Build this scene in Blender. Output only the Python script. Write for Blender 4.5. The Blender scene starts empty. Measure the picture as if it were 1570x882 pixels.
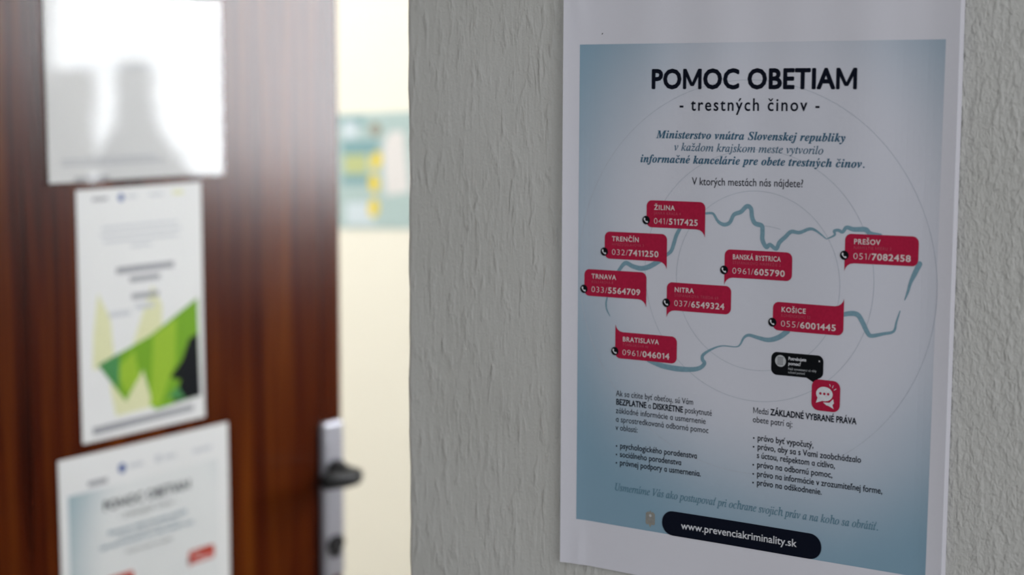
import bpy, bmesh, math, random, unicodedata
from mathutils import Vector, Matrix
from mathutils.geometry import tessellate_polygon

random.seed(7)
SC = bpy.context.scene
COL = SC.collection
R = math.radians

# ------------------------------------------------------------------ camera
CAM_Z = 1.475
cam_data = bpy.data.cameras.new('camera')
cam = bpy.data.objects.new('camera', cam_data)
COL.objects.link(cam)
YAW, PITCH, ROLL = 0.60359, 0.12300, 0.00298
fw = Vector((-math.sin(YAW)*math.cos(PITCH), math.cos(YAW)*math.cos(PITCH), -math.sin(PITCH)))
rt = Vector((math.cos(YAW), math.sin(YAW), 0))
up = rt.cross(fw)
rt, up = math.cos(ROLL)*rt + math.sin(ROLL)*up, -math.sin(ROLL)*rt + math.cos(ROLL)*up
cam.matrix_world = Matrix(((rt.x, up.x, -fw.x, 0), (rt.y, up.y, -fw.y, 0), (rt.z, up.z, -fw.z, CAM_Z), (0, 0, 0, 1)))
cam_data.sensor_width = 36.0
cam_data.lens = 2632.5/1570*36.0
cam_data.clip_start = 0.05
cam_data.dof.use_dof = True
cam_data.dof.focus_distance = 0.845
cam_data.dof.aperture_fstop = 6.2
SC.camera = cam

# ------------------------------------------------------------------ world, light, exposure
SC.view_settings.view_transform = 'Standard'
SC.view_settings.look = 'None'
SC.view_settings.gamma = 1.0
SC.view_settings.use_curve_mapping = False
SC.view_settings.exposure = 0.0
world = bpy.data.worlds.new('world')
SC.world = world
world.use_nodes = True
wb = world.node_tree.nodes['Background']
wb.inputs['Color'].default_value = (0.90, 0.95, 1.0, 1)
wb.inputs['Strength'].default_value = 0.50

def area(name, loc, target, sx, sy, power, color):
    l = bpy.data.lights.new(name, 'AREA')
    l.shape = 'RECTANGLE'; l.size = sx; l.size_y = sy; l.energy = power; l.color = color
    o = bpy.data.objects.new(name, l); COL.objects.link(o)
    o.location = loc
    o.rotation_euler = (Vector(target)-Vector(loc)).to_track_quat('-Z', 'Y').to_euler()
    return o
# daylight through the far room's window, daylight of the corridor, the far room's added fill lamp
area('window_daylight', (0.02, 2.56, 1.85), (0.02, 0.0, 1.85), 1.50, 1.40, 92, (0.93, 0.96, 1.0))
area('corridor_daylight', (1.35, -0.25, 1.75), (-0.45, 0.75, 1.40), 0.9, 1.3, 11.0, (0.97, 0.98, 1.0))

# ------------------------------------------------------------------ materials
def nodes_of(name, rough=0.6, color=(0.8, 0.8, 0.8), metallic=0.0, coat=0.0, spec=0.5):
    m = bpy.data.materials.new(name); m.use_nodes = True
    nt = m.node_tree; b = nt.nodes['Principled BSDF']
    b.inputs['Base Color'].default_value = (*color, 1)
    b.inputs['Roughness'].default_value = rough
    b.inputs['Metallic'].default_value = metallic
    b.inputs['Coat Weight'].default_value = coat
    b.inputs['Specular IOR Level'].default_value = spec
    return m, nt, b

def noise(nt, vec, scale, detail=3.0, rough=0.55, dist=0.0):
    n = nt.nodes.new('ShaderNodeTexNoise')
    n.inputs['Scale'].default_value = scale; n.inputs['Detail'].default_value = detail
    n.inputs['Roughness'].default_value = rough; n.inputs['Distortion'].default_value = dist
    if vec is not None: nt.links.new(vec, n.inputs['Vector'])
    return n.outputs['Fac']

def mapping(nt, scale=(1, 1, 1), rot=(0, 0, 0), out='Object'):
    t = nt.nodes.new('ShaderNodeTexCoord'); m = nt.nodes.new('ShaderNodeMapping')
    m.inputs['Scale'].default_value = scale; m.inputs['Rotation'].default_value = rot
    nt.links.new(t.outputs[out], m.inputs['Vector'])
    return m.outputs['Vector']

def mth(nt, op, a, b=None):
    n = nt.nodes.new('ShaderNodeMath'); n.operation = op
    for i, v in enumerate((a, b)):
        if v is None: continue
        if isinstance(v, (int, float)): n.inputs[i].default_value = v
        else: nt.links.new(v, n.inputs[i])
    return n.outputs[0]

def ramp(nt, fac, stops):
    n = nt.nodes.new('ShaderNodeValToRGB'); cr = n.color_ramp
    while len(cr.elements) < len(stops): cr.elements.new(0.5)
    for e, (p, c) in zip(cr.elements, stops):
        e.position = p; e.color = (*c, 1) if len(c) == 3 else c
    nt.links.new(fac, n.inputs['Fac'])
    return n.outputs['Color']

def bump(nt, b, height, strength, dist):
    n = nt.nodes.new('ShaderNodeBump')
    n.inputs['Strength'].default_value = strength; n.inputs['Distance'].default_value = dist
    nt.links.new(height, n.inputs['Height']); nt.links.new(n.outputs['Normal'], b.inputs['Normal'])

def plaster_material():
    m, nt, b = nodes_of('painted_rough_plaster', 0.42, (0.55, 0.55, 0.53))
    v1 = mapping(nt, (1, 1, 0.13), (0, 0.10, 0))
    v2 = mapping(nt, (1, 1, 0.60), (0, 0.45, 0))
    v3 = mapping(nt)
    v4 = mapping(nt, (1, 1, 0.28), (0, 0.22, 0))
    big = noise(nt, v3, 11, 2)
    streak = noise(nt, v1, 330, 3, 0.55, 0.4)
    drag = noise(nt, v4, 200, 3, 0.5, 0.3)
    lumps = noise(nt, v2, 400, 3, 0.55, 0.5)
    fine = noise(nt, v3, 900, 2)
    ridge = nt.nodes.new('ShaderNodeMapRange'); ridge.interpolation_type = 'SMOOTHSTEP'
    ridge.inputs['From Min'].default_value = 0.46; ridge.inputs['From Max'].default_value = 0.88
    nt.links.new(drag, ridge.inputs['Value'])
    # rougher cast towards the side beyond the poster
    sep = nt.nodes.new('ShaderNodeSeparateXYZ'); nt.links.new(v3, sep.inputs[0])
    side = nt.nodes.new('ShaderNodeMapRange')
    side.inputs['From Min'].default_value = -0.40; side.inputs['From Max'].default_value = -0.26
    side.inputs['To Min'].default_value = 0.30; side.inputs['To Max'].default_value = 1.5
    nt.links.new(sep.outputs['X'], side.inputs['Value'])
    h = mth(nt, 'MULTIPLY', big, 1.5)
    h = mth(nt, 'ADD', h, mth(nt, 'MULTIPLY', ridge.outputs[0], 0.55))
    h = mth(nt, 'ADD', h, mth(nt, 'MULTIPLY', mth(nt, 'MULTIPLY', lumps, 0.62), side.outputs[0]))
    h = mth(nt, 'ADD', h, mth(nt, 'MULTIPLY', fine, 0.10))
    h = mth(nt, 'ADD', h, mth(nt, 'MULTIPLY', streak, 0.30))
    bump(nt, b, h, 1.0, 0.0017)
    nt.links.new(ramp(nt, big, [(0.3, (0.535, 0.525, 0.495)), (0.7, (0.575, 0.565, 0.54))]), b.inputs['Base Color'])
    return m

def cream_material():
    m, nt, b = nodes_of('cream_wall_paint', 0.6, (0.86, 0.855, 0.80))
    v = mapping(nt)
    bump(nt, b, noise(nt, v, 160, 3), 0.3, 0.001)
    return m

def wood_material():
    m, nt, b = nodes_of('varnished_mahogany', 0.22, (0.2, 0.08, 0.03), spec=0.34)
    v1 = mapping(nt, (1, 9, 0.35))
    v2 = mapping(nt, (1, 60, 1.2))
    v3 = mapping(nt, (1, 3, 0.6))
    g = mth(nt, 'MULTIPLY', noise(nt, v1, 3.5, 4, 0.6, 0.5), 0.6)
    g = mth(nt, 'ADD', g, mth(nt, 'MULTIPLY', noise(nt, v2, 4, 3, 0.6), 0.22))
    g = mth(nt, 'ADD', g, mth(nt, 'MULTIPLY', noise(nt, v3, 3, 2), 0.25))
    nt.links.new(ramp(nt, g, [(0.40, (0.014, 0.0015, 0.0006)), (0.52, (0.050, 0.007, 0.0012)), (0.62, (0.095, 0.020, 0.0025)), (0.76, (0.16, 0.042, 0.004))]), b.inputs['Base Color'])
    bump(nt, b, g, 0.15, 0.0008)
    return m

def paper_material(name, color, rough=0.62):
    m, nt, b = nodes_of(name, rough, color, spec=0.35)
    v = mapping(nt)
    bump(nt, b, noise(nt, v, 900, 2), 0.08, 0.0003)
    return m

def panel_material(name, cx, cy, rx, ry, paper, blue):
    """the printed tint: paper white glowing out to blue at the corners; UV holds the place on the print in millimetres / 100"""
    m, nt, b = nodes_of(name, 0.5, paper, spec=0.4)
    uv = nt.nodes.new('ShaderNodeUVMap'); uv.uv_map = 'print'
    sp = nt.nodes.new('ShaderNodeSeparateXYZ'); nt.links.new(uv.outputs[0], sp.inputs[0])
    x = mth(nt, 'DIVIDE', mth(nt, 'SUBTRACT', sp.outputs[0], cx), rx)
    y = mth(nt, 'DIVIDE', mth(nt, 'SUBTRACT', sp.outputs[1], cy), ry)
    r = mth(nt, 'SQRT', mth(nt, 'ADD', mth(nt, 'MULTIPLY', x, x), mth(nt, 'MULTIPLY', y, y)))
    n = noise(nt, mapping(nt), 14, 2)
    r = mth(nt, 'ADD', r, mth(nt, 'MULTIPLY', mth(nt, 'SUBTRACT', n, 0.5), 0.12))
    s = nt.nodes.new('ShaderNodeMapRange'); s.interpolation_type = 'SMOOTHSTEP'
    s.inputs['From Min'].default_value = 0.62; s.inputs['From Max'].default_value = 1.36
    nt.links.new(r, s.inputs['Value'])
    c = ramp(nt, s.outputs[0], [(0.0, paper), (1.0, blue)])
    nt.links.new(c, b.inputs['Base Color'])
    return m

def ink(name, color, rough=0.5):
    m, nt, b = nodes_of(name, rough, color, spec=0.08)
    n = noise(nt, mapping(nt), 700, 2)
    lo = tuple(c*0.93 for c in color); hi = tuple(min(1, c*1.07) for c in color)
    nt.links.new(ramp(nt, n, [(0.3, lo), (0.7, hi)]), b.inputs['Base Color'])
    return m

PAPER = (0.71, 0.695, 0.755)
M = {
    'plaster': plaster_material(), 'cream': cream_material(), 'wood': wood_material(),
    'paper': paper_material('poster_paper', PAPER),
    'office_paper': paper_material('office_paper', (0.66, 0.66, 0.65), 0.6),
    'panel': panel_material('blue_tint_print', 1.12, 0.95, 1.10, 1.24, (0.655, 0.655, 0.725), (0.225, 0.36, 0.465)),
    'small_panel': panel_material('pale_blue_tint_print', 1.28, 1.05, 1.12, 1.30, (0.62, 0.63, 0.62), (0.20, 0.30, 0.34)),
    'navy': ink('navy_ink', (0.003, 0.005, 0.014)),
    'black': ink('black_ink', (0.004, 0.005, 0.007)),
    'teal': ink('dark_teal_ink', (0.045, 0.125, 0.20)),
    'midteal': ink('mid_teal_ink', (0.095, 0.21, 0.28)),
    'map': ink('map_line_ink', (0.20, 0.335, 0.41)),
    'guide': ink('guide_line_ink', (0.47, 0.50, 0.57)),
    'crimson': ink('crimson_ink', (0.43, 0.013, 0.052)),
    'pink': ink('pale_pink_ink', (0.72, 0.60, 0.60)),
    'rose': ink('faint_rose_ink', (0.54, 0.10, 0.15)),
    'white': ink('white_ink', (0.72, 0.72, 0.76)),
    'grey': ink('grey_ink', (0.28, 0.28, 0.30)),
    'gold': ink('gold_beige_ink', (0.30, 0.285, 0.25)),
    'lightgrey': ink('light_grey_ink', (0.50, 0.51, 0.53)),
    'green': ink('leaf_green_ink', (0.15, 0.32, 0.018)),
    'lime': ink('lime_ink', (0.26, 0.42, 0.03)),
    'deepgreen': ink('deep_green_ink', (0.06, 0.22, 0.07)),
    'paleyellow': ink('pale_yellow_ink', (0.62, 0.62, 0.38)),
    'yellow': ink('yellow_ink', (0.78, 0.62, 0.05)),
    'red': ink('orange_red_ink', (0.42, 0.040, 0.018)),
    'blue': ink('blue_ink', (0.06, 0.10, 0.28)),
    'boardteal': ink('teal_print', (0.42, 0.55, 0.58)),
    'boarddark': ink('dark_teal_print', (0.22, 0.38, 0.44)),
    'boardgreen': ink('olive_print', (0.48, 0.54, 0.28)),
    'boardblue': ink('sky_print', (0.60, 0.70, 0.80)),
    'steel': nodes_of('brushed_aluminium', 0.5, (0.40, 0.40, 0.44), metallic=0.8)[0],
    'handleblack': nodes_of('black_plastic', 0.5, (0.008, 0.008, 0.009), spec=0.25)[0],
    'floor': ink('grey_linoleum', (0.30, 0.28, 0.25), 0.4),
    'ceiling': ink('white_ceiling_paint', (0.80, 0.80, 0.78), 0.8),
    'frame': nodes_of('white_window_frame', 0.4, (0.8, 0.8, 0.8))[0],
    'vase': ink('dark_glazed_clay', (0.05, 0.045, 0.04), 0.5),
    'cardboard': ink('dull_cardboard', (0.20, 0.18, 0.15), 0.8),
}
def added_lamp_material():
    m, nt, b = nodes_of('added_lamp_glow', 0.5, (0.9, 0.9, 0.85))
    b.inputs['Emission Color'].default_value = (1.0, 0.93, 0.78, 1)
    b.inputs['Emission Strength'].default_value = 8.0
    return m
M['lamp'] = added_lamp_material()
def glass_material():
    m, nt, b = nodes_of('clear_glass', 0.02, (1, 1, 1))
    b.inputs['Transmission Weight'].default_value = 1.0
    b.inputs['IOR'].default_value = 1.0
    b.inputs['Alpha'].default_value = 0.12
    return m
M['glass'] = glass_material()
def sleeve_material():
    m, nt, b = nodes_of('clear_plastic_sleeve', 0.06, (1, 1, 1), spec=0.5)
    out = nt.nodes['Material Output']
    tr = nt.nodes.new('ShaderNodeBsdfTransparent'); tr.inputs['Color'].default_value = (0.96, 0.96, 0.96, 1)
    gl = nt.nodes.new('ShaderNodeBsdfGlossy'); gl.inputs['Roughness'].default_value = 0.05
    fr = nt.nodes.new('ShaderNodeFresnel'); fr.inputs['IOR'].default_value = 1.5
    mx = nt.nodes.new('ShaderNodeMixShader')
    bp = nt.nodes.new('ShaderNodeBump'); bp.inputs['Strength'].default_value = 0.05; bp.inputs['Distance'].default_value = 0.002
    nt.links.new(noise(nt, mapping(nt), 16, 1), bp.inputs['Height'])
    nt.links.new(bp.outputs[0], gl.inputs['Normal'])
    geo = nt.nodes.new('ShaderNodeNewGeometry')
    front = mth(nt, 'MULTIPLY', fr.outputs[0], mth(nt, 'SUBTRACT', 1.0, geo.outputs['Backfacing']))
    nt.links.new(front, mx.inputs[0]); nt.links.new(tr.outputs[0], mx.inputs[1]); nt.links.new(gl.outputs[0], mx.inputs[2])
    nt.links.new(mx.outputs[0], out.inputs['Surface'])
    return m
M['sleeve'] = sleeve_material()

# ------------------------------------------------------------------ scene helpers
def link(name, mesh, mat=None, parent=None):
    o = bpy.data.objects.new(name, mesh); COL.objects.link(o)
    if mat is not None: mesh.materials.append(mat)
    if parent is not None: o.parent = parent
    return o
def bm_obj(name, bm, mat, parent=None, smooth=False):
    me = bpy.data.meshes.new(name); bm.to_mesh(me); bm.free()
    if smooth:
        for p in me.polygons: p.use_smooth = True
    return link(name, me, mat, parent)
def box(bm, x0, x1, y0, y1, z0, z1, bevel=0.0, seg=2):
    r = bmesh.ops.create_cube(bm, size=1)
    vs = r['verts']
    for v in vs:
        v.co = Vector((x0+(v.co.x+.5)*(x1-x0), y0+(v.co.y+.5)*(y1-y0), z0+(v.co.z+.5)*(z1-z0)))
    if bevel:
        es = list({e for v in vs for e in v.link_edges})
        bmesh.ops.bevel(bm, geom=es, offset=bevel, segments=seg, affect='EDGES', profile=0.5)
def empty(name, loc, label, cat, group=None):
    o = bpy.data.objects.new(name, None); COL.objects.link(o); o.location = loc
    o.empty_display_size = 0.05
    o['label'] = label; o['category'] = cat
    if group: o['group'] = group
    return o
def struct(o):
    o['kind'] = 'structure'; return o
def lathe(bm, prof, cx, cy, n=32):
    rings = []
    for r, z in prof:
        rings.append([bm.verts.new((cx+r*math.cos(2*math.pi*i/n), cy+r*math.sin(2*math.pi*i/n), z)) for i in range(n)])
    for a, b in zip(rings, rings[1:]):
        for i in range(n): bm.faces.new((a[i], a[(i+1) % n], b[(i+1) % n], b[i]))
    bm.faces.new(rings[0][::-1]); bm.faces.new(rings[-1])
def tube(bm, pts, rad, n=14):
    """round bar along pts; rad is a list of (radius across, radius up)"""
    rings = []
    for i, p in enumerate(pts):
        d = (pts[min(i+1, len(pts)-1)]-pts[max(i-1, 0)]).normalized()
        side = Vector((0, 0, 1)).cross(d)
        side = side.normalized() if side.length > 1e-4 else Vector((0, 1, 0))
        u = d.cross(side).normalized()
        ra, rb = rad[i]
        rings.append([bm.verts.new(p+side*ra*math.cos(2*math.pi*k/n)+u*rb*math.sin(2*math.pi*k/n)) for k in range(n)])
    for a, b in zip(rings, rings[1:]):
        for k in range(n): bm.faces.new((a[k], a[(k+1) % n], b[(k+1) % n], b[k]))
    bm.faces.new(rings[0][::-1]); bm.faces.new(rings[-1])

# ------------------------------------------------------------------ the setting
WY = 0.75096                  # face of the wall that carries the poster
DX = -1.17                    # face of the open door leaf
BY = 2.40                     # face of the far room's back wall
H = 2.65
# the poster wall, its free end rounded and a little uneven
bm = bmesh.new()
xe = -0.5897
prof = []
rr = 0.0045
for i in range(7):
    a = math.pi/2*i/6
    prof.append((xe+rr-rr*math.cos(a)*1.0, WY+rr-rr*math.sin(a)))
prof = [(xe, WY+0.22)] + prof + [(x, WY) for x in (-0.4, 0.2, 0.9, 2.2)] + [(2.2, WY+0.22)]
nz = 260
zs = [H*i/nz for i in range(nz+1)]
rows = []
for z in zs:
    j = 0.0004*math.sin(z*23)+0.0003*math.sin(z*71+1)+0.00025*math.sin(z*190+2)
    rows.append([bm.verts.new((x+(j if x < -0.55 else 0), y, z)) for x, y in prof])
for a, b in zip(rows, rows[1:]):
    for i in range(len(prof)):
        k = (i+1) % len(prof)
        bm.faces.new((a[i], a[k], b[k], b[i]))
bm.faces.new(rows[0][::-1]); bm.faces.new(rows[-1])
bmesh.ops.recalc_face_normals(bm, faces=bm.faces)
struct(bm_obj('wall_front', bm, M['plaster']))
# back wall of the far room, round a window opening
WX0, WX1, WZ0, WZ1 = -0.62, 0.66, 1.22, 2.32
bm = bmesh.new()
box(bm, -3.4, WX0, BY, BY+0.18, 0, H); box(bm, WX1, 2.2, BY, BY+0.18, 0, H)
box(bm, WX0, WX1, BY, BY+0.18, 0, WZ0); box(bm, WX0, WX1, BY, BY+0.18, WZ1, H)
struct(bm_obj('wall_back', bm, M['cream']))
bm = bmesh.new(); box(bm, 2.2, 2.35, WY, BY+0.18, 0, H)
struct(bm_obj('wall_right', bm, M['cream']))
bm = bmesh.new(); box(bm, -3.55, -3.4, -0.1, BY+0.18, 0, H)
struct(bm_obj('wall_far', bm, M['cream']))
bm = bmesh.new(); box(bm, -1.36, DX-0.022, -2.0, 0.550, 0, H)
struct(bm_obj('wall_left', bm, M['plaster']))
bm = bmesh.new(); box(bm, -3.4, -1.36, -0.1, 0.02, 0, H)
struct(bm_obj('wall_partition', bm, M['cream']))
bm = bmesh.new(); box(bm, -3.6, 2.4, -2.0, BY+0.2, -0.06, 0)
struct(bm_obj('floor', bm, M['floor']))
bm = bmesh.new(); box(bm, -3.6, 2.4, -0.1, BY+0.2, H, H+0.08)
struct(bm_obj('ceiling', bm, M['ceiling']))
bm = bmesh.new(); box(bm, -3.4, 2.2, BY-0.012, BY, 0, 0.08, 0.003)
struct(bm_obj('baseboard_back', bm, M['wood']))
# window
wf = bm = bmesh.new()
for a in ((WX0, WX0+0.05, WZ0, WZ1), (WX1-0.05, WX1, WZ0, WZ1), (WX0, WX1, WZ0, WZ0+0.05), (WX0, WX1, WZ1-0.05, WZ1)):
    box(bm, a[0], a[1], BY+0.06, BY+0.12, a[2], a[3], 0.006)
win = struct(bm_obj('window_1', bm, M['frame']))
bm = bmesh.new(); box(bm, WX0+0.05, WX1-0.05, BY+0.086, BY+0.092, WZ0+0.05, WZ1-0.05)
bm_obj('pane', bm, M['glass'], win)
bm = bmesh.new(); box(bm, WX0-0.03, WX1+0.03, BY-0.13, BY+0.06, WZ0-0.03, WZ0, 0.006)
bm_obj('window_sill', bm, M['frame'], win)

# door leaf, standing open, with its plate and lever
bm = bmesh.new(); box(bm, DX-0.042, DX, 0.555, 1.378, 0.012, 2.02, 0.0025)
door = struct(bm_obj('door_1', bm, M['wood']))
bm = bmesh.new()
for z in (0.25, 1.05, 1.8):
    box(bm, DX-0.021, DX-0.004, 0.538, 0.556, z, z+0.09, 0.003)
bm_obj('hinges', bm, M['steel'], door)
bm = bmesh.new(); box(bm, DX, DX+0.008, 1.340, 1.373, CAM_Z-0.532, CAM_Z-0.362, 0.004, 2)
plate = bm_obj('handle_plate', bm, M['steel'], door)
bm = bmesh.new()
HZ = CAM_Z-0.415; HY = 1.356
tube(bm, [Vector((DX+0.007, HY, HZ)), Vector((DX+0.016, HY, HZ))], [(0.012, 0.012)]*2, 24)
pts = [Vector((DX+0.014, HY, HZ)), Vector((DX+0.030, HY, HZ)), Vector((DX+0.040, HY-0.003, HZ)), Vector((DX+0.046, HY-0.012, HZ)),
       Vector((DX+0.047, HY-0.026, HZ+0.001)), Vector((DX+0.046, HY-0.042, HZ+0.003)), Vector((DX+0.044, HY-0.056, HZ+0.004)), Vector((DX+0.043, HY-0.061, HZ+0.004))]
tube(bm, pts, [(0.0085, 0.0085), (0.0078, 0.0078), (0.008, 0.008), (0.008, 0.008), (0.007, 0.0088), (0.0065, 0.0092), (0.006, 0.009), (0.003, 0.005)])
bm_obj('door_handle', bm, M['handleblack'], door, True)
bm = bmesh.new()
tube(bm, [Vector((DX+0.006, HY, CAM_Z-0.494)), Vector((DX+0.011, HY, CAM_Z-0.494))], [(0.0125, 0.009)]*2, 20)
box(bm, DX+0.006, DX+0.012, HY-0.007, HY+0.007, CAM_Z-0.508, CAM_Z-0.494, 0.002)
bm_obj('keyhole', bm, M['handleblack'], plate)

# ------------------------------------------------------------------ lettering: glyph outlines of the built-in font
_gc = {}
def _raw(ch, off):
    c = bpy.data.curves.new('glyph', 'FONT'); c.body = ch; c.size = 1.0; c.offset = off; c.resolution_u = 3; c.fill_mode = 'BOTH'
    o = bpy.data.objects.new('glyph', c)
    me = bpy.data.meshes.new_from_object(o)
    v = [(p.co.x, p.co.y) for p in me.vertices]
    f = [tuple(p.vertices) for p in me.polygons]
    bpy.data.meshes.remove(me); bpy.data.objects.remove(o); bpy.data.curves.remove(c)
    return v, f
_bar = {}
def _adv(ch):
    if 'b' not in _bar:
        _bar['b'] = max(x for x, y in _raw('|', 0)[0])
    return max(x for x, y in _raw(ch+'|', 0)[0])-_bar['b']
XH, CAPH = {}, {}
def metrics(style):
    if style not in XH:
        fam = style[0]
        XH[style] = max(y for x, y in _raw(conv('x', fam), 0)[0])
        CAPH[style] = max(y for x, y in _raw(conv('H', fam), 0)[0])
    return XH[style], CAPH[style]
def conv(ch, fam):
    if fam in 'st' and ch.isascii() and ch.isalpha():       # the serif italic letters
        base = 0x1D468 if fam == 's' else 0x1D434
        c = base+(ord(ch)-65 if ch.isupper() else 26+ord(ch)-97)
        return chr(0x210E if c == 0x1D455 else c)
    return ch
STY = {'b': 0.026, 'm': 0.009, 'r': 0.0, 'l': -0.010, 's': 0.008, 't': 0.004, 'g': 0.0, 'h': 0.024, 'k': 0.010, 'B': 0.034}
# families: 's' serif bold italic, 't' serif italic, 'g'/'h' round sans with one-storey a (regular / bold), others plain sans by weight
def glyph(ch, sty):
    """verts, faces, advance of one letter, accents included"""
    key = (ch, sty)
    if key in _gc: return _gc[key]
    d = unicodedata.normalize('NFD', ch)
    base, mark = d[0], d[1:]
    fam = sty
    xh, cap = metrics(sty)
    off = STY[sty]
    clamp = None
    src = conv(base, fam)
    if fam in 'ghk' and base == 'a': src = 'd'; clamp = xh*1.0
    if base == ' ':
        r = ([], [], _adv('. ')-_adv('.')); _gc[key] = r; return r
    if base == '\u2022':
        n = 14; rad = 0.095+off; cx = 0.16; cy = xh*0.52
        v = [(cx+rad*math.cos(2*math.pi*i/n), cy+rad*math.sin(2*math.pi*i/n)) for i in range(n)]
        r = (v, [tuple(range(n))], 0.42); _gc[key] = r; return r
    if base == '1' and fam not in 'st':
        t = 0.040+off; w = 0.165
        v = [(w, 0), (w+2*t, 0), (w+2*t, cap), (w+0.02, cap), (w-0.12, cap-0.085), (w-0.12, cap-0.085-1.7*t), (w, cap-0.10-1.2*t+0.06)]
        r = (v, [tuple(range(7))], _adv('0')*(0.68 if fam in 'bB' else 0.66)); _gc[key] = r; return r
    if base == 'M' and fam not in 'st':
        t = 0.078; w = cap*1.08; hw = t*0.62
        qs = [[(0, 0), (t, 0), (t, cap), (0, cap)], [(w-t, 0), (w, 0), (w, cap), (w-t, cap)],
              [(0, cap), (w/2-hw, cap*0.17), (w/2+hw*0.2, cap*0.17), (t*1.15, cap)], [(w, cap), (w/2+hw, cap*0.17), (w/2-hw*0.2, cap*0.17), (w-t*1.15, cap)]]
        v = [(x+0.07, y, 0.4*i) for i, q in enumerate(qs) for x, y in q]; f = [tuple(range(4*i, 4*i+4)) for i in range(4)]
        plain_adv = w+0.14
    else:
        v, f = _raw(src, min(off, 0.0)); plain_adv = None
    if off > 0:          # bolder: the outline spread evenly all round
        n0 = len(v); vv = []; ff = []
        for k in range(8):
            a = math.pi/8+k*math.pi/4; dx, dy = off*math.cos(a), off*math.sin(a)
            ff += [tuple(i+k*n0 for i in q) for q in f]
            vv += [(q[0]+dx, q[1]+dy, (q[2] if len(q) > 2 else 0)+k*0.05) for q in v]
        v, f = vv, ff
    adv = plain_adv or _adv(src)
    if clamp:
        v = [(q[0], min(q[1], clamp), *q[2:]) for q in v]
    if base in 'ij' and mark:
        keep = [p for p in f if min(v[i][1] for i in p) < xh*1.08]
        f = keep
    v = list(v); f = list(f)
    if mark:
        used = {i for p in f for i in p}
        xs = [v[i][0] for i in used]; mid = (min(xs)+max(xs))/2
        it = 0.28 if fam in 'st' else 0.0
        top = cap if base.isupper() else xh
        th = 0.034+off
        if mark in ('\u030c',) and base in 'tlLd':      # the caron that is written like an apostrophe
            x0 = (max(xs)+0.02) if base in 'ld' else (max(xs)-0.03)
            if base == 'L': x0 = mid+0.05
            n = len(v); t2 = cap*1.06
            v += [(x0+0.01, t2), (x0+0.01+2*th, t2), (x0+0.0+th, t2-0.21), (x0-0.012, t2-0.21)]
            f.append((n, n+3, n+2, n+1))
            adv = max(adv, adv+0.05)
        elif mark == '\u0301':
            y0 = top+0.075; x0 = mid+it*(y0-top/2)*0.6
            n = len(v)
            v += [(x0-0.055-th*0.2, y0), (x0-0.055+1.7*th, y0), (x0+0.075+1.6*th, y0+0.17), (x0+0.065-th*0.8, y0+0.17)]
            f.append((n, n+1, n+2, n+3))
        elif mark == '\u030c':
            y0 = top+0.075; x0 = mid+it*(y0-top/2)*0.6; n = len(v)
            v += [(x0-th*0.9, y0), (x0+th*0.9, y0), (x0+0.13+th, y0+0.16), (x0+0.13-th, y0+0.16), (x0, y0+0.065), (x0-0.13+th, y0+0.16), (x0-0.13-th, y0+0.16)]
            f += [(n, n+1, n+2, n+3, n+4), (n, n+4, n+5, n+6)]
        elif mark == '\u030a':
            pass
    r = (v, f, adv); _gc[key] = r
    return r

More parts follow.
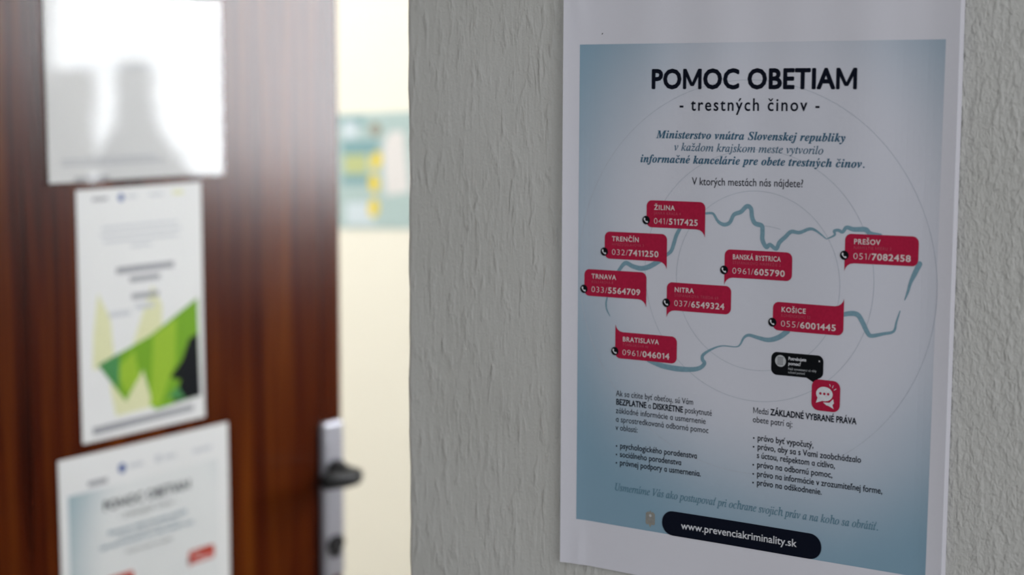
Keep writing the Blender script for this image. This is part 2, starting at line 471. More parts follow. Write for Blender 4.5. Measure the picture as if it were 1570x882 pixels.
class Print:
    """collects flat ink shapes in millimetres (u right, v down) and lays them on a sheet's surface"""
    def __init__(self): self.v = []; self.f = []; self.m = []; self.mats = []
    def mi(self, mat):
        if mat not in self.mats: self.mats.append(mat)
        return self.mats.index(mat)
    def add(self, verts, faces, mat, layer):
        n = len(self.v); k = self.mi(mat)
        self.v += [(q[0], q[1], layer+(q[2] if len(q) > 2 else 0)) for q in verts]
        for p in faces: self.f.append(tuple(i+n for i in p)); self.m.append(k)
    def poly(self, pts, mat, layer, cut=5.0):
        tri = tessellate_polygon([[Vector((x, y, 0)) for x, y in pts]])
        bm = bmesh.new(); vs = [bm.verts.new((x, y, 0)) for x, y in pts]
        for t in tri:
            try: bm.faces.new([vs[i] for i in t])
            except ValueError: pass
        self._cut(bm, cut)
        self.add([(v.co.x, v.co.y) for v in bm.verts], [[v.index for v in f.verts] for f in bm.faces], mat, layer); bm.free()
    def _cut(self, bm, cut):
        xs = [v.co.x for v in bm.verts]; ys = [v.co.y for v in bm.verts]
        for ax, lo, hi in ((0, min(xs), max(xs)), (1, min(ys), max(ys))):
            c = math.floor(lo/cut)*cut+cut
            while c < hi-1e-6:
                n = Vector((1, 0, 0)) if ax == 0 else Vector((0, 1, 0))
                bmesh.ops.bisect_plane(bm, geom=bm.verts[:]+bm.edges[:]+bm.faces[:], plane_co=n*c, plane_no=n)
                c += cut
        bm.verts.index_update()
    def rect(self, u0, v0, u1, v1, mat, layer, cut=5.0):
        self.poly([(u0, v0), (u1, v0), (u1, v1), (u0, v1)], mat, layer, cut)
    def disc(self, cx, cy, rx, mat, layer, ry=None, n=28):
        ry = ry or rx
        self.add([(cx+rx*math.cos(2*math.pi*i/n), cy+ry*math.sin(2*math.pi*i/n)) for i in range(n)], [tuple(range(n))], mat, layer)
    def ribbon(self, pts, widths, mat, layer, smooth=True, sub=6):
        if smooth:
            P = []; Wd = []
            for i in range(len(pts)-1):
                p0 = pts[max(i-1, 0)]; p1 = pts[i]; p2 = pts[i+1]; p3 = pts[min(i+2, len(pts)-1)]
                for k in range(sub):
                    t = k/sub
                    P.append(tuple(0.5*((2*p1[a])+(-p0[a]+p2[a])*t+(2*p0[a]-5*p1[a]+4*p2[a]-p3[a])*t*t+(-p0[a]+3*p1[a]-3*p2[a]+p3[a])*t**3) for a in (0, 1)))
                    Wd.append(widths[i]*(1-t)+widths[i+1]*t)
            P.append(pts[-1]); Wd.append(widths[-1])
        else: P, Wd = pts, widths
        vs = []; fs = []
        for i, (x, y) in enumerate(P):
            a = P[max(i-1, 0)]; b = P[min(i+1, len(P)-1)]
            dx, dy = b[0]-a[0], b[1]-a[1]; l = math.hypot(dx, dy) or 1
            nx, ny = -dy/l*Wd[i]/2, dx/l*Wd[i]/2
            vs += [(x+nx, y+ny), (x-nx, y-ny)]
            if i: fs.append((2*i-2, 2*i-1, 2*i+1, 2*i))
        self.add(vs, fs, mat, layer)
        for e in (0, -1):
            if Wd[e] > 0.5: self.disc(P[e][0], P[e][1], Wd[e]/2, mat, layer-0.1, n=14)
    def text(self, runs, u0, base, cap, mat, layer, width=None, u1=None, track=0.0, slope=0.0, center=None):
        """runs: [(string, style)]; cap = cap height in mm; width in mm to fit"""
        if isinstance(runs, tuple): runs = [runs]
        x = 0; out = []
        s0 = cap/metrics(runs[0][1])[1]
        for s, st in runs:
            sc = cap/metrics(st)[1]
            for ch in s:
                g = glyph(ch, st); out.append((g, x, sc)); x += g[2]*sc+track*cap
        x -= track*cap
        if u1 is not None: width = u1-u0
        k = (width/x) if width else 1.0
        if center is not None: u0 = center-x*k/2
        for (v, f, a), x0, sc in out:
            self.add([(u0+(x0+q[0]*sc)*k, base-q[1]*sc+slope*((x0+q[0]*sc)*k), *q[2:]) for q in v], f, mat, layer)
        return x*k
    def build(self, name, surf, parent=None, uv=False):
        me = bpy.data.meshes.new(name)
        co = [surf(x, y, l) for x, y, l in self.v]
        me.from_pydata([tuple(c) for c in co], [], self.f)
        for m in self.mats: me.materials.append(M[m])
        out = surf.out
        me.update()
        flip = [p.index for p in me.polygons if p.normal.dot(out) < 0]
        if flip:
            bm = bmesh.new(); bm.from_mesh(me); bm.faces.ensure_lookup_table()
            bmesh.ops.reverse_faces(bm, faces=[bm.faces[i] for i in flip]); 
            bm.to_mesh(me); bm.free()
        for p, k in zip(me.polygons, self.m): p.material_index = k
        if uv:
            l = me.uv_layers.new(name='print')
            for lp in me.loops:
                x, y, _ = self.v[lp.vertex_index]; l.data[lp.index].uv = (x/100, y/100)
        o = bpy.data.objects.new(name, me); COL.objects.link(o)
        if parent is not None:
            o.parent = parent; o.matrix_parent_inverse = Matrix.Translation(parent.location).inverted()
        return o

class Surface:
    """a sheet: origin of the print, directions of u and v, the way out of the wall, height(u, v) in mm above the wall"""
    def __init__(self, origin, U, out, height, squeeze=0.0, rot=0.0):
        self.o = Vector(origin); self.U = Vector(U); self.V = Vector((0, 0, -1)); self.out = Vector(out); self.h = height; self.sq = squeeze
        if rot:
            q = Matrix.Rotation(rot, 3, self.out); self.U = q @ self.U; self.V = q @ self.V
    def __call__(self, u, v, layer=0):
        h = self.h(u, v)
        return self.o+self.U*((u+self.sq*(h-1.2))/1000)+self.V*(v/1000)+self.out*((h+layer*0.06)/1000)
def sheet(name, surf, u0, v0, u1, v1, mat, parent, step=2.5, extra=()):
    """the paper itself: a fine grid with thickness"""
    nu = max(2, round((u1-u0)/step)); nv = max(2, round((v1-v0)/step))
    us = sorted([u0+(u1-u0)*i/nu for i in range(nu+1)]+list(extra)); nu = len(us)-1
    bm = bmesh.new(); g = []
    for j in range(nv+1):
        g.append([bm.verts.new(surf(u, v0+(v1-v0)*j/nv, 0)) for u in us])
    for j in range(nv):
        for i in range(nu): bm.faces.new((g[j][i], g[j+1][i], g[j+1][i+1], g[j][i+1]))
    bm.normal_update()
    if sum((f.normal.dot(surf.out) for f in bm.faces)) < 0: bmesh.ops.reverse_faces(bm, faces=bm.faces)
    ex = bmesh.ops.extrude_face_region(bm, geom=bm.faces[:])
    vs = [e for e in ex['geom'] if isinstance(e, bmesh.types.BMVert)]
    # the copy is the printed side; the originals go back by the sheet's thickness
    vset = set(vs)
    for v in bm.verts:
        if v not in vset: v.co -= surf.out*0.00015
    bmesh.ops.recalc_face_normals(bm, faces=bm.faces)
    me = bpy.data.meshes.new(name); bm.to_mesh(me); bm.free()
    for p in me.polygons: p.use_smooth = True
    me.materials.append(M[mat])
    try: me.set_sharp_from_angle(angle=R(40))
    except Exception: pass
    o = bpy.data.objects.new(name, me); COL.objects.link(o)
    o.parent = parent; o.matrix_parent_inverse = Matrix.Translation(parent.location).inverted()
    return o
def arc(cx, cy, r, a0, a1, n=7):
    return [(cx+r*math.cos(R(a0+(a1-a0)*i/n)), cy+r*math.sin(R(a0+(a1-a0)*i/n))) for i in range(n+1)]
def round_rect(u0, v0, u1, v1, r):
    return arc(u0+r, v0+r, r, 180, 270)+arc(u1-r, v0+r, r, 270, 360)+arc(u1-r, v1-r, r, 0, 90)+arc(u0+r, v1-r, r, 90, 180)
def bubble(u, v, w, h, tail, r=3.0, t=3.8):
    """rounded label with a curled tail at one corner ('br', 'bl', 'tl', 'tr'), as (u, v) outline"""
    p = arc(r, r, r, 180, 270)+arc(w-r, r, r, 270, 360)
    p += [(w, h+t)]
    p += [(w-0.5, h+t*0.62), (w-1.4, h+t*0.32), (w-2.8, h+t*0.09), (w-4.6, h)]
    p += arc(r, h-r, r, 90, 180)
    if tail in ('bl', 'tl'): p = [(w-x, y) for x, y in p]
    if tail in ('tl', 'tr'): p = [(x, h-y) for x, y in p]
    return [(u+x, v+y) for x, y in p]

def shear(p, cx, k): return [(x, y+(x-cx)*k) for x, y in p]

# ------------------------------------------------------------------ the poster on the wall
def bumpf(x, c, s): return math.exp(-((x-c)/s)**2)
def poster_h(u, v):
    h = 1.3
    left = max(0.0, (11-u)/21); h += 4.6*left*left*(0.78+0.22*math.sin(v/55+0.6))
    right = max(0.0, (min(u, 199.6)-184)/15.6); h += 2.0*right*right; h -= max(0.0, u-199.9)*1.25
    k = 0.5+0.5*math.sin(v/70)
    h += 0.58*math.sin(u/10.5+v/160)*(0.4+0.6*k)*bumpf(v, 40, 150)
    h += 0.26*math.sin(u/17.0-1.1+v/220)
    h += 0.42*math.sin(u/6.2+1.3)*bumpf(v, 0, 70)
    # creases near the upper and the lower left corner
    h += 0.55*bumpf(u-0.16*v, 2.0, 3.2)*bumpf(v, -22, 13)
    h += 0.7*bumpf(u+0.05*(v-262), 1.5, 2.6)*bumpf(v, 266, 14)
    h += 0.35*bumpf(u, 178+0.05*v, 6)*bumpf(v, -15, 22)
    return h
PX, PZ = -0.47497, CAM_Z+0.015705
S1 = Surface((PX, WY, PZ), (1, 0, 0), (0, -1, 0), poster_h, 0.55)
poster = empty('information_poster', (PX+0.095, WY, PZ-0.2728), 'sheet with blue panel, map and eight red labels on the rough grey wall', 'poster')
sheet('paper_sheet', S1, -10.0, -24.3, 202.2, 272.8, 'paper', poster, extra=[199.3, 199.6, 199.8, 200.0, 200.3, 200.8, 201.4])
p = Print()
p.poly([(0, 0), (193.6, -0.9), (192.4, 248.0), (-0.1, 248.4)], 'panel', 1, 3.0)
p.build('blue_panel', S1, poster, uv=True)
p = Print()
for cx, cy, r in ((102, 114.8, 43.9), (101.5, 112.5, 61.5), (97, 114, 96.5)):
    n = 140
    pts = [(cx+r*math.cos(2*math.pi*i/n), cy+r*math.sin(2*math.pi*i/n)) for i in range(n+1)]
    p.ribbon(pts, [0.26]*len(pts), 'guide', 2, smooth=False)
p.ribbon([(104.7+i*1.0, 87.6+0.012*i*i) for i in range(11)], [0.3]*11, 'guide', 2, smooth=False)
p.build('guide_circles', S1, poster)
# the country's outline, a line of uneven width
p = Print()
A = [(74.1, 83.0), (76.2, 82.7), (78.4, 83.1), (80.9, 86.5), (84.2, 88.0), (87.4, 86.8), (89.6, 82.9), (93.4, 81.3), (96.5, 78.5), (98.8, 79.6), (99.5, 83.8), (101.2, 86.6), (104.7, 87.6), (105.2, 90.5), (105.3, 94.5), (107.4, 97.8), (109.3, 96.5), (112.6, 98.3), (114.3, 95.1), (117.3, 92.3), (120.3, 89.6), (124.7, 89.7), (129.8, 87.7), (133.2, 88.4), (138.5, 92.0)]
wa = [1.1, 1.1, 1.2, 1.5, 1.9, 1.9, 2.0, 2.1, 2.2, 2.2, 2.2, 2.3, 2.3, 2.3, 2.3, 2.1, 1.9, 2.0, 2.1, 2.0, 1.9, 1.7, 1.5, 1.1, 0.4]
p.ribbon(A, wa, 'map', 3)
A2 = [(138.5, 92.0), (142.6, 89.9), (142.3, 88.0), (144.4, 87.5), (146.6, 88.2), (148.5, 86.0), (152.2, 86.7), (158.0, 86.5), (160.4, 88.3), (165.5, 89.0)]
p.ribbon(A2, [0.4, 1.0, 1.3, 1.5, 1.6, 1.8, 2.2, 2.4, 2.3, 2.0], 'map', 3)
p.ribbon([(184.9, 101.0), (182.6, 106.0), (180.9, 109.9), (179.7, 114.4), (178.3, 118.3)], [2.6, 2.3, 1.6, 1.2, 0.35], 'map', 3)
p.ribbon([(176.3, 123.3), (174.7, 128.6), (173.4, 133.2), (168.4, 134.8), (162.4, 136.2), (160.3, 134.5), (157.6, 129.7), (155.3, 126.8), (151.9, 126.4), (147.5, 127.4)], [0.4, 0.9, 1.2, 1.5, 1.9, 2.3, 2.4, 2.4, 2.4, 2.0], 'map', 3)
p.ribbon([(119.6, 137.7), (115.0, 141.2), (109.5, 143.0), (103.9, 142.4), (99.1, 141.6), (96.3, 143.1), (94.4, 146.5), (92.0, 148.0), (84.4, 148.2), (78.6, 150.4), (74.0, 153.6), (73.6, 156.0), (74.8, 157.8), (72.2, 160.4), (67.2, 161.7), (58.8, 162.1), (50.2, 161.4), (42.4, 159.6)], [2.6, 2.5, 2.2, 1.8, 1.5, 1.2, 0.8, 0.5, 0.6, 1.0, 1.6, 1.9, 2.0, 2.1, 2.4, 2.8, 2.6, 1.6], 'map', 3)
p.ribbon([(59.8, 91.0), (57.7, 94.9), (56.3, 99.2), (54.8, 102.9), (51.5, 105.6)], [1.8, 2.0, 2.0, 1.9, 1.5], 'map', 3)
p.ribbon([(49.2, 107.6), (42.8, 111.3), (37.9, 112.7), (32.9, 112.0), (28.3, 110.6), (24.4, 114.8)], [2.4, 2.6, 2.5, 2.3, 2.2, 1.7], 'map', 3)
p.ribbon([(17.8, 128.8), (17.1, 132.1), (17.6, 135.4), (19.7, 138.8)], [0.6, 1.0, 0.8, 0.3], 'map', 3)
p.build('map_outline', S1, poster)
# headings
p = Print()
p.text(('POMOC OBETIAM', 'B'), 42.0, 21.9, 9.1, 'navy', 3, width=110.2, track=0.03, slope=-0.006)
p.build('title_lettering', S1, poster)
p = Print()
p.text(('- trestných činov -', 'm'), 58.3, 32.7, 5.9, 'navy', 3, width=75.3, track=0.16, slope=-0.010)
p.build('subtitle_lettering', S1, poster)
p = Print()
p.text(('Ministerstvo vnútra Slovenskej republiky', 's'), 45.8, 46.6, 3.75, 'teal', 3, width=101.2, track=0.02, slope=-0.006)
p.text(('v každom krajskom meste vytvorilo', 't'), 55.9, 52.5, 3.75, 'teal', 3, width=80.2, track=0.02, slope=-0.004)
p.text(('informačné kancelárie pre obete trestných činov.', 's'), 36.6, 58.9, 3.75, 'teal', 3, width=120.3, track=0.02, slope=-0.009)
p.build('ministry_lettering', S1, poster)
p = Print()
p.text(('V ktorých mestách nás nájdete?', 'g'), 66.1, 69.2, 3.7, 'navy', 3, width=60.0, slope=-0.018)
p.build('question_lettering', S1, poster)

def phone_icon(p, cx, cy, r, layer):
    p.disc(cx, cy, r, 'black', layer)
    k = r/2.35
    pts = [(cx-0.95*k, cy-0.98*k), (cx-1.02*k, cy-0.45*k), (cx-0.62*k, cy+0.30*k), (cx+0.05*k, cy+0.88*k), (cx+0.85*k, cy+1.02*k)]
    p.ribbon(pts, [0.72*k, 0.85*k, 0.48*k, 0.62*k, 0.85*k], 'white', layer+1, sub=4)
    p.disc(cx-0.85*k, cy-0.72*k, 0.46*k, 'white', layer+1.2, n=12); p.disc(cx+0.75*k, cy+0.86*k, 0.46*k, 'white', layer+1.2, n=12)

LAB = [  # city, street, thin number, bold number, left, top, width, height, tail, number width
    ('ŽILINA', 'JANKA KRÁĽA 4', '041/', '5117425', 40.5, 77.9, 33.3, 13.6, 'br', 25.3),
    ('TRENČÍN', 'HVIEZDOSLAVOVA 3', '032/', '7411250', 16.0, 95.0, 36.5, 13.9, 'br', 27.6),
    ('TRNAVA', 'KOLLÁROVA 8', '033/', '5564709', 3.9, 115.1, 37.0, 13.9, 'br', 29.4),
    ('NITRA', 'ŠTEFÁNIKOVA TRIEDA 69', '037/', '6549324', 52.8, 118.6, 36.1, 14.1, 'bl', 28.4),
    ('BRATISLAVA', 'TOMÁŠIKOVA 46', '0961/', '046014', 22.9, 146.4, 36.1, 13.7, 'tl', 27.8),
    ('BANSKÁ BYSTRICA', 'ŠTEFÁNIKOVO NÁBREŽIE 2', '0961/', '605790', 85.0, 100.1, 36.2, 13.8, 'bl', 28.4),
    ('PREŠOV', 'NÁMESTIE MIERU 3', '051/', '7082458', 148.0, 88.9, 36.3, 13.8, 'bl', 28.6),
    ('KOŠICE', 'KOMENSKÉHO 52', '055/', '6001445', 111.7, 124.0, 36.6, 13.8, 'tr', 28.8),
]
for city, street, n1, n2, u, v, w, h, tail, nw in LAB:
    k = -0.012
    p = Print()
    p.poly(shear(bubble(u, v, w, h, tail), u, k), 'crimson', 4, 4.0)
    p.text((city, 'b'), u+4.4, v+4.6, 2.35, 'pink', 6, track=0.10, slope=k, width=25.8 if 'BYST' in city else None)
    p.text((street, 'l'), u+4.4, v+7.0, 1.45, 'rose', 6, track=0.10, slope=k, width=min(27.0, 1.18*len(street)))
    p.text([(n1, 'l'), (n2, 'b')], u+4.2, v+11.75, 2.95, 'pink', 6, width=nw, track=0.07, slope=k)
    lab = p.build('city_label', S1, poster)
    lab['label'] = 'red speech label reading %s %s%s' % (city, n1, n2)
    p = Print()
    iy = {'tl': h-3.6, 'br': h-3.5, 'bl': h-3.6, 'tr': h-3.7}[tail]
    phone_icon(p, u-0.15, v+iy, 2.15, 7)
    ic = p.build('phone_icon', S1, lab)
    ic.matrix_parent_inverse = Matrix.Identity(4)     # the label's own frame is the world's

# the black chat bubble and the red chat button
p = Print()
k = -0.022
p.poly(shear(round_rect(111.4, 148.5, 138.6, 159.7, 3.0), 111, k), 'black', 4, 4.0)
p.poly([(129.5, 159.0), (136.2, 158.9), (134.9, 161.8)], 'black', 4)
p.disc(116.3, 152.6, 2.9, 'lightgrey', 6)
p.text(('Potrebujete', 'b'), 120.4, 151.7, 1.55, 'white', 6, width=9.4, slope=k)
p.text(('pomoc?', 'b'), 120.4, 154.1, 1.55, 'white', 6, width=6.6, slope=k)
p.text(('Naši zamestnanci sú vždy', 'r'), 120.4, 156.5, 1.15, 'lightgrey', 6, width=14.8, slope=k)
p.text(('ochotní pomôcť', 'r'), 120.4, 158.2, 1.15, 'lightgrey', 6, width=8.9, slope=k)
p.ribbon([(136.2, 150.3), (136.9, 151.0)], [0.22, 0.22], 'white', 6, smooth=False)
p.ribbon([(136.9, 150.3), (136.2, 151.0)], [0.22, 0.22], 'white', 6, smooth=False)
for i in range(4):
    p.rect(114.9+i*0.75, 150.8, 115.35+i*0.75, 154.4, 'grey', 7)
p.rect(114.7, 150.6, 117.9, 150.95, 'grey', 7); p.rect(114.7, 154.2, 117.9, 154.5, 'grey', 7)
o = p.build('chat_bubble', S1, poster); o['label'] = 'black rounded chat bubble reading Potrebujete pomoc?'
p = Print()
p.poly(round_rect(133.0, 159.5, 147.6, 174.5, 3.6), 'crimson', 5, 4.0)
p.disc(139.6, 166.2, 4.3, 'white', 7, ry=3.5)
p.poly([(136.2, 168.0), (135.3, 170.9), (139.2, 169.4)], 'white', 7)
p.poly([(139.0, 170.3), (142.2, 170.2), (144.2, 168.2), (144.6, 170.2), (143.9, 171.2), (144.5, 173.0), (142.2, 171.9), (140.6, 171.5)], 'white', 7)
for i in range(3): p.disc(137.6+i*2.0, 166.1, 0.62, 'crimson', 8.5, n=14)
p.ribbon([(142.6, 162.3), (142.2, 161.2)], [0.3, 0.3], 'white', 7, smooth=False)
p.ribbon([(143.6, 162.9), (144.1, 161.6)], [0.3, 0.3], 'white', 7, smooth=False)
p.ribbon([(144.4, 163.9), (145.6, 163.1)], [0.3, 0.3], 'white', 7, smooth=False)
o = p.build('chat_button', S1, poster); o['label'] = 'red rounded square with two white speech bubbles'
# the two columns of small print
p = Print()
L = [([('Ak sa cítite byť obeťou, sú Vám', 'g')], 23.6, 179.9, 45.3), ([('BEZPLATNE', 'h'), (' a ', 'g'), ('DISKRÉTNE', 'h'), (' poskytnuté', 'g')], 23.7, 184.4, 55.8),
     ([('základné informácie a usmernenie', 'g')], 23.6, 188.9, 52.5), ([('a sprostredkovaná odborná pomoc', 'g')], 23.6, 193.4, 54.2), ([('v oblasti:', 'g')], 23.6, 197.8, 13.3)]
for runs, u, v, w in L: p.text(runs, u, v, 3.0, 'navy', 3, width=w, slope=-0.007)
for s, v, w in (('• psychologického poradenstva', 207.2, 47.8), ('• sociálneho poradenstva', 211.7, 38.9), ('• právnej podpory a usmernenia.', 216.1, 50.2)):
    p.text([(s, 'k')], 23.7, v, 3.0, 'navy', 3, width=w, slope=-0.009)
p.build('support_text', S1, poster)
p = Print()
p.text([('Medzi ', 'g'), ('ZÁKLADNÉ VYBRANÉ PRÁVA', 'h')], 102.0, 180.0, 3.0, 'navy', 3, width=54.2, slope=-0.016)
p.text([('obete patrí aj:', 'g')], 102.0, 184.5, 3.0, 'navy', 3, width=21.4, slope=-0.006)
for s, u, v, w in (('• právo byť vypočutý,', 102.2, 193.4, 32.4), ('• právo, aby sa s Vami zaobchádzalo', 102.2, 197.8, 57.0), ('s úctou, rešpektom a cítlivo,', 104.6, 202.1, 41.4),
                   ('• právo na odbornú pomoc,', 102.2, 206.8, 42.6), ('• právo na informácie v zrozumiteľnej forme,', 102.3, 211.4, 68.0), ('• právo na odškodnenie.', 102.3, 215.8, 37.3)):
    p.text([(s, 'k')], u, v, 3.0, 'navy', 3, width=w, slope=-0.008)
p.build('rights_text', S1, poster)
p = Print()
p.text(('Usmerníme Vás ako postupovať pri ochrane svojich práv a na koho sa obrátiť.', 't'), 23.4, 229.7, 3.9, 'midteal', 3, width=145.4, slope=-0.006)
p.build('closing_text', S1, poster)
p = Print()
p.poly(shear(round_rect(51.9, 235.9, 140.0, 248.6, 6.2), 52, -0.006), 'navy', 4, 4.0)
p.text(('www.prevenciakriminality.sk', 'm'), 63.1, 244.2, 3.7, 'white', 6, width=63.8, slope=-0.014)
o = p.build('website_banner', S1, poster); o['label'] = 'dark rounded bar reading www.prevenciakriminality.sk'
p = Print()
p.poly([(42.3, 239.0), (43.6, 238.0), (44.3, 238.4), (44.9, 237.2), (45.5, 238.4), (46.3, 238.0), (47.6, 239.0), (47.7, 244.3), (46.9, 245.0), (45.8, 244.6), (44.9, 246.3), (44.0, 244.6), (43.0, 245.0), (42.2, 244.3)], 'gold', 3)
for x in (43.3, 44.5, 45.4, 46.6): p.ribbon([(x, 239.6), (x, 243.8)], [0.28, 0.28], 'grey', 4, smooth=False)
p.disc(44.95, 240.0, 0.75, 'lightgrey', 5, n=14)
p.build('crest', S1, poster)
p = Print(); p.poly([(12.9, -5.1), (13.2, -5.6), (13.8, -5.8), (13.5, -5.2), (13.1, -4.9)], 'black', 2)
p.build('ink_speck', S1, poster)

# ------------------------------------------------------------------ the sheets on the door
def door_surface(y0, z0, hf, rot=0.0):
    return Surface((DX, y0, z0), (0, 1, 0), (1, 0, 0), hf, 0.0, rot)
# notice in a shiny clear sleeve
def hA(u, v): return 1.2+0.06*math.sin(u/34+0.4)+0.05*math.sin(v/38+u/90)+0.5*max(0, (v-150)/17)**2*bumpf(u, 10, 60)
S2 = door_surface(0.990, CAM_Z+0.0705, hA, 0.0)
nt_ = empty('notice_in_sleeve', (DX, 1.095, CAM_Z-0.096), 'white notice in a shiny clear sleeve, topmost of the sheets on the brown door', 'notice')
sheet('paper_sheet', S2, 1.5, 1.5, 212.5, 164.5, 'office_paper', nt_, 6)
p = Print()
p.rect(16, 144.0, 128, 146.2, 'lightgrey', 2); p.rect(16, 148.0, 140, 150.6, 'lightgrey', 2)
p.rect(30, 40, 178, 42, 'lightgrey', 2); p.rect(30, 52, 160, 54, 'lightgrey', 2); p.rect(30, 64, 170, 66, 'lightgrey', 2)
p.rect(30, 160.4, 70, 163.4, 'grey', 2)
p.build('lettering', S2, nt_)
def hA2(u, v): return hA(u, v)+0.7
S2b = door_surface(0.990, CAM_Z+0.0705, hA2, 0.0)
sheet('clear_sleeve', S2b, 0, 0, 216, 167, 'sleeve', nt_, 6)
# flyer with green shape
def hB(u, v): return 0.6+0.25*math.sin(u/30)+0.25*math.sin(v/50+1)
S3 = door_surface(1.0215, CAM_Z-0.1015, hB, R(0.0))
fl = empty('green_flyer', (DX, 1.098, CAM_Z-0.331), 'white flyer with green slanted shapes, taped below the shiny notice on the door', 'flyer')
sheet('paper_sheet', S3, 0, 0, 153.5, 227, 'office_paper', fl, 6)
p = Print()
p.poly([(22, 93), (36, 118), (40, 160), (14, 162), (16, 130)], 'paleyellow', 1, 20)
p.poly([(40, 160), (74, 168), (90, 206), (40, 208), (34, 180)], 'paleyellow', 1, 20)
p.poly([(88, 92), (100, 112), (98, 150), (60, 150), (74, 120)], 'paleyellow', 1, 20)
p.poly([(20, 158), (84, 139), (146, 110), (148, 205), (88, 210), (74, 170), (52, 196)], 'green', 2, 20)
p.poly([(40, 166), (64, 150), (70, 176), (54, 190)], 'lime', 3, 20)
p.poly([(88, 139), (118, 126), (116, 168), (94, 208), (82, 206)], 'lime', 3, 20)
p.poly([(20, 158), (46, 150), (44, 184)], 'deepgreen', 3, 20)
p.poly([(124, 168), (134, 148), (146, 144), (148, 205), (112, 207), (122, 186), (108, 182)], 'black', 4, 20)
p.poly([(104, 200), (118, 192), (128, 206)], 'deepgreen', 5, 20)
p.build('green_artwork', S3, fl)
p = Print()
p.disc(52, 9, 3.6, 'blue', 2); p.rect(58, 7, 72, 10, 'lightgrey', 2); p.rect(18, 7.5, 36, 10.5, 'grey', 2); p.rect(86, 7, 104, 10, 'lightgrey', 2); p.rect(116, 6, 130, 10, 'paleyellow', 2)
for i, (a, b) in enumerate(((28, 122), (26, 126), (30, 122), (62, 88))): p.rect(a, 34+i*6.2, b, 36.6+i*6.2, 'lightgrey', 2, 20)
p.rect(44, 72, 116, 78, 'grey', 2); p.rect(60, 82, 98, 87, 'grey', 2); p.rect(62, 98, 96, 103, 'grey', 2)
p.rect(34, 112, 60, 117, 'lightgrey', 2); p.rect(66, 108, 90, 113, 'lightgrey', 2)
p.poly([(12, 214), (138, 212), (138, 218), (12, 221)], 'grey', 2, 20)
p.build('lettering', S3, fl)
# smaller copy of the poster, lowest on the door
def hC(u, v): return 0.6+0.5*math.sin(u/60+0.3)+0.3*math.sin(v/45)
S4 = door_surface(0.9925, CAM_Z-0.3385, hC, R(0.0))
dp = empty('door_poster', (DX, 1.10, CAM_Z-0.636), 'white sheet with pale tinted panel and orange-red labels, lowest of the sheets on the door', 'poster')
sheet('paper_sheet', S4, 0, 0, 213, 299, 'office_paper', dp, 6)
p = Print(); p.rect(10, 34, 197, 290, 'small_panel', 1, 12)
o = p.build('blue_panel', S4, dp, uv=True)
p = Print()
p.rect(33, 25, 56, 30, 'grey', 2); p.disc(74, 20, 4.6, 'blue', 2); p.rect(82, 18, 100, 22, 'lightgrey', 2)
p.disc(119, 19.5, 4.2, 'lightgrey', 2); p.rect(126, 18, 142, 22, 'lightgrey', 2); p.rect(164, 19, 190, 23, 'lightgrey', 2)
p.build('logo', S4, dp)
p = Print()
p.text(('POMOC OBETIAM', 'b'), 50, 56, 9, 'navy', 3, width=110, track=0.03)
p.text(('- trestných činov -', 'm'), 68, 66.5, 5.4, 'navy', 3, width=75, track=0.16)
p.text(('Ministerstvo vnútra Slovenskej republiky', 's'), 54, 79, 3.7, 'teal', 3, width=101)
p.text(('v každom krajskom meste vytvorilo', 't'), 64, 85, 3.7, 'teal', 3, width=80)
p.text(('informačné kancelárie pre obete trestných činov.', 's'), 45, 91, 3.7, 'teal', 3, width=120)
p.text(('V ktorých mestách nás nájdete?', 'g'), 75, 101, 3.6, 'navy', 3, width=60)
p.build('lettering', S4, dp)
for city, n1, n2, u, v, tail in (('ŽILINA', '041/', '5117425', 50, 118.5, 'br'), ('PREŠOV', '051/', '7082458', 156, 117.5, 'bl'), ('TRENČÍN', '032/', '7411250', 26, 134, 'br'), ('BANSKÁ BYSTRICA', '0961/', '605790', 94, 138, 'bl'),
                             ('TRNAVA', '033/', '5564709', 14, 154, 'br'), ('NITRA', '037/', '6549324', 62, 157, 'bl'), ('BRATISLAVA', '0961/', '046014', 32, 184, 'tl'), ('KOŠICE', '055/', '6001445', 121, 162, 'tr')):
    p = Print()
    p.poly(bubble(u, v, 35, 13.6, tail), 'red', 3, 12)
    p.text((city, 'b'), u+4.4, v+4.6, 2.3, 'pink', 5, width=25 if 'BYST' in city else None)
    p.text([(n1, 'l'), (n2, 'b')], u+4.2, v+11.7, 2.9, 'pink', 5, width=27)
    lb = p.build('city_label', S4, dp)
    p = Print(); phone_icon(p, u, v+10, 2.2, 5)
    ic = p.build('phone_icon', S4, lb); ic.matrix_parent_inverse = Matrix.Identity(4)

# ------------------------------------------------------------------ the far room
# teal picture sheet on the back wall
def hD(u, v): return 1.0+0.5*math.sin(u/70)
S5 = Surface((-2.125, BY, CAM_Z-0.075), (1, 0, 0), (0, -1, 0), hD, 0.0, R(2.6))
tp = empty('teal_picture_sheet', (-1.98, BY, CAM_Z-0.28), 'teal printed sheet with yellow blots on the cream wall behind the door', 'picture')
sheet('paper_sheet', S5, 0, 0, 297, 208, 'boardteal', tp, 8)
p = Print()
p.rect(88, 6, 148, 22, 'boarddark', 1, 20); p.rect(96, 14, 130, 44, 'boardblue', 2, 20)
p.rect(92, 48, 180, 74, 'boarddark', 1, 20)
p.rect(96, 74, 150, 108, 'boardgreen', 2, 20); p.rect(90, 110, 160, 128, 'boarddark', 2, 20)
p.rect(96, 132, 150, 150, 'boardteal', 3, 20); p.rect(96, 160, 160, 200, 'boardblue', 2, 20)
p.disc(172, 30, 13, 'gold', 2)
p.build('print_blocks', S5, tp)
p = Print()
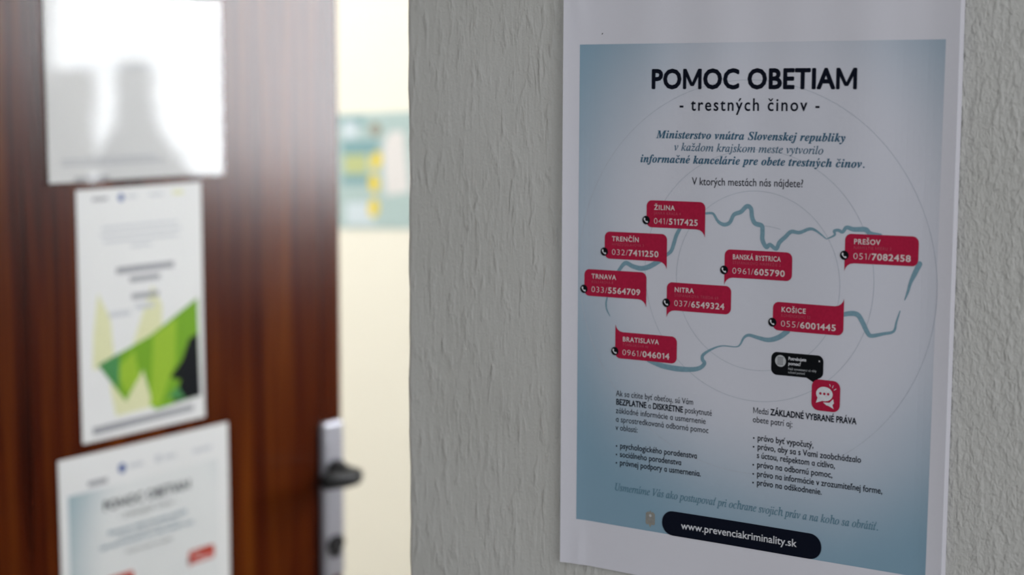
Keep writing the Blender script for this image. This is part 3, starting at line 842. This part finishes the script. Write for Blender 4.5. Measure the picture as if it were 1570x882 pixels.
for cx, cy, a in ((171, 85, -14), (164, 126, 2), (161, 170, -10)):
    pts = [(cx+12*math.cos(2*math.pi*i/20)-math.sin(R(a))*0-math.tan(R(a))*-15*math.sin(2*math.pi*i/20), cy+17*math.sin(2*math.pi*i/20)) for i in range(20)]
    p.poly(pts, 'yellow', 4, 20)
p.build('yellow_blots', S5, tp)
p = Print()
p.poly([(192, 52), (206, 34), (236, 34), (244, 142), (190, 148), (188, 72)], 'white', 4, 20)
p.build('pale_figure', S5, tp)
# unseen ceiling lamp, added to brighten the far room's back wall
lamp = empty('added_ceiling_lamp', (-2.3, 1.35, H), 'white round lamp added out of view on the far room ceiling to brighten its back wall', 'lamp')
def local(bm, o):
    for v in bm.verts: v.co -= o.location
    return bm
bm = bmesh.new(); lathe(bm, [(0.20, H-0.03), (0.205, H-0.015), (0.20, H)], -2.3, 1.35, 40)
bm_obj('added_lamp_base', local(bm, lamp), M['frame'], lamp, False)
bm = bmesh.new(); lathe(bm, [(0.02, H-0.10), (0.10, H-0.092), (0.16, H-0.07), (0.188, H-0.03)], -2.3, 1.35, 40)
bm_obj('added_lamp_diffuser', local(bm, lamp), M['lamp'], lamp, True)
lampl = bpy.data.lights.new('back_wall_fill', 'AREA'); lampl.shape = 'DISK'; lampl.size = 0.36; lampl.energy = 34; lampl.color = (1.0, 0.955, 0.88)  # added fill light for the cream back wall
lo = bpy.data.objects.new('back_wall_fill', lampl); COL.objects.link(lo); lo.location = (-2.3, 1.35, H-0.12)
# out-of-view shapes added on the sill, dark against the window in the sleeve's reflection
bm = bmesh.new()
lathe(bm, [(0.125, WZ0), (0.13, WZ0+0.012), (0.10, WZ0+0.06), (0.062, WZ0+0.12), (0.036, WZ0+0.165), (0.032, WZ0+0.225), (0.040, WZ0+0.23), (0.040, WZ0+0.25), (0.030, WZ0+0.255), (0.028, WZ0+0.28)], 0.198, BY-0.02, 36)
o = bm_obj('added_vase_silhouette', bm, M['vase'], None, True); o['label'] = 'dark bottle-shaped form added on the far room window sill as a silhouette mirrored in the shiny notice'; o['category'] = 'vase'
bm = bmesh.new(); box(bm, 0.385, 0.56, BY-0.115, BY+0.04, WZ0, WZ0+0.255, 0.004)
box(bm, 0.38, 0.565, BY-0.12, BY+0.045, WZ0+0.20, WZ0+0.262, 0.004)
o = bm_obj('added_box_silhouette', bm, M['cardboard']); o['label'] = 'dull brown lidded box added on the far room window sill as a silhouette mirrored in the shiny notice'; o['category'] = 'box'
# low dark furniture under the window, added unseen to darken the door's reflection
cx0, cx1, cy0, ch = WX0+0.02, WX1-0.02, BY-0.42, WZ0-0.06
cup = empty('added_cupboard', ((cx0+cx1)/2, (cy0+BY)/2, 0), 'long dark brown cupboard under the far room window', 'added_cupboard')
bm = bmesh.new()
box(bm, cx0, cx1, cy0+0.02, BY-0.015, 0.05, ch-0.025, 0.002); box(bm, cx0+0.03, cx1-0.03, cy0+0.05, BY-0.03, 0, 0.05)
bm_obj('body', local(bm, cup), M['wood'], cup)
bm = bmesh.new(); box(bm, cx0-0.012, cx1+0.012, cy0-0.01, BY-0.013, ch-0.025, ch, 0.004)
bm_obj('top', local(bm, cup), M['wood'], cup)
nd = 3; dw = (cx1-cx0)/nd
for i in range(nd):
    bm = bmesh.new(); box(bm, cx0+i*dw+0.003, cx0+(i+1)*dw-0.003, cy0, cy0+0.019, 0.06, ch-0.03, 0.003)
    d = bm_obj('door', local(bm, cup), M['wood'], cup)
    bm = bmesh.new(); kx = cx0+(i+1)*dw-0.05 if i < 2 else cx0+i*dw+0.05
    tube(bm, [Vector((kx, cy0, 0.72)), Vector((kx, cy0-0.012, 0.72)), Vector((kx, cy0-0.014, 0.72)), Vector((kx, cy0-0.026, 0.72))], [(0.005, 0.005), (0.005, 0.005), (0.012, 0.012), (0.010, 0.010)], 16)
    bm_obj('knob', local(bm, cup), M['handleblack'], d)
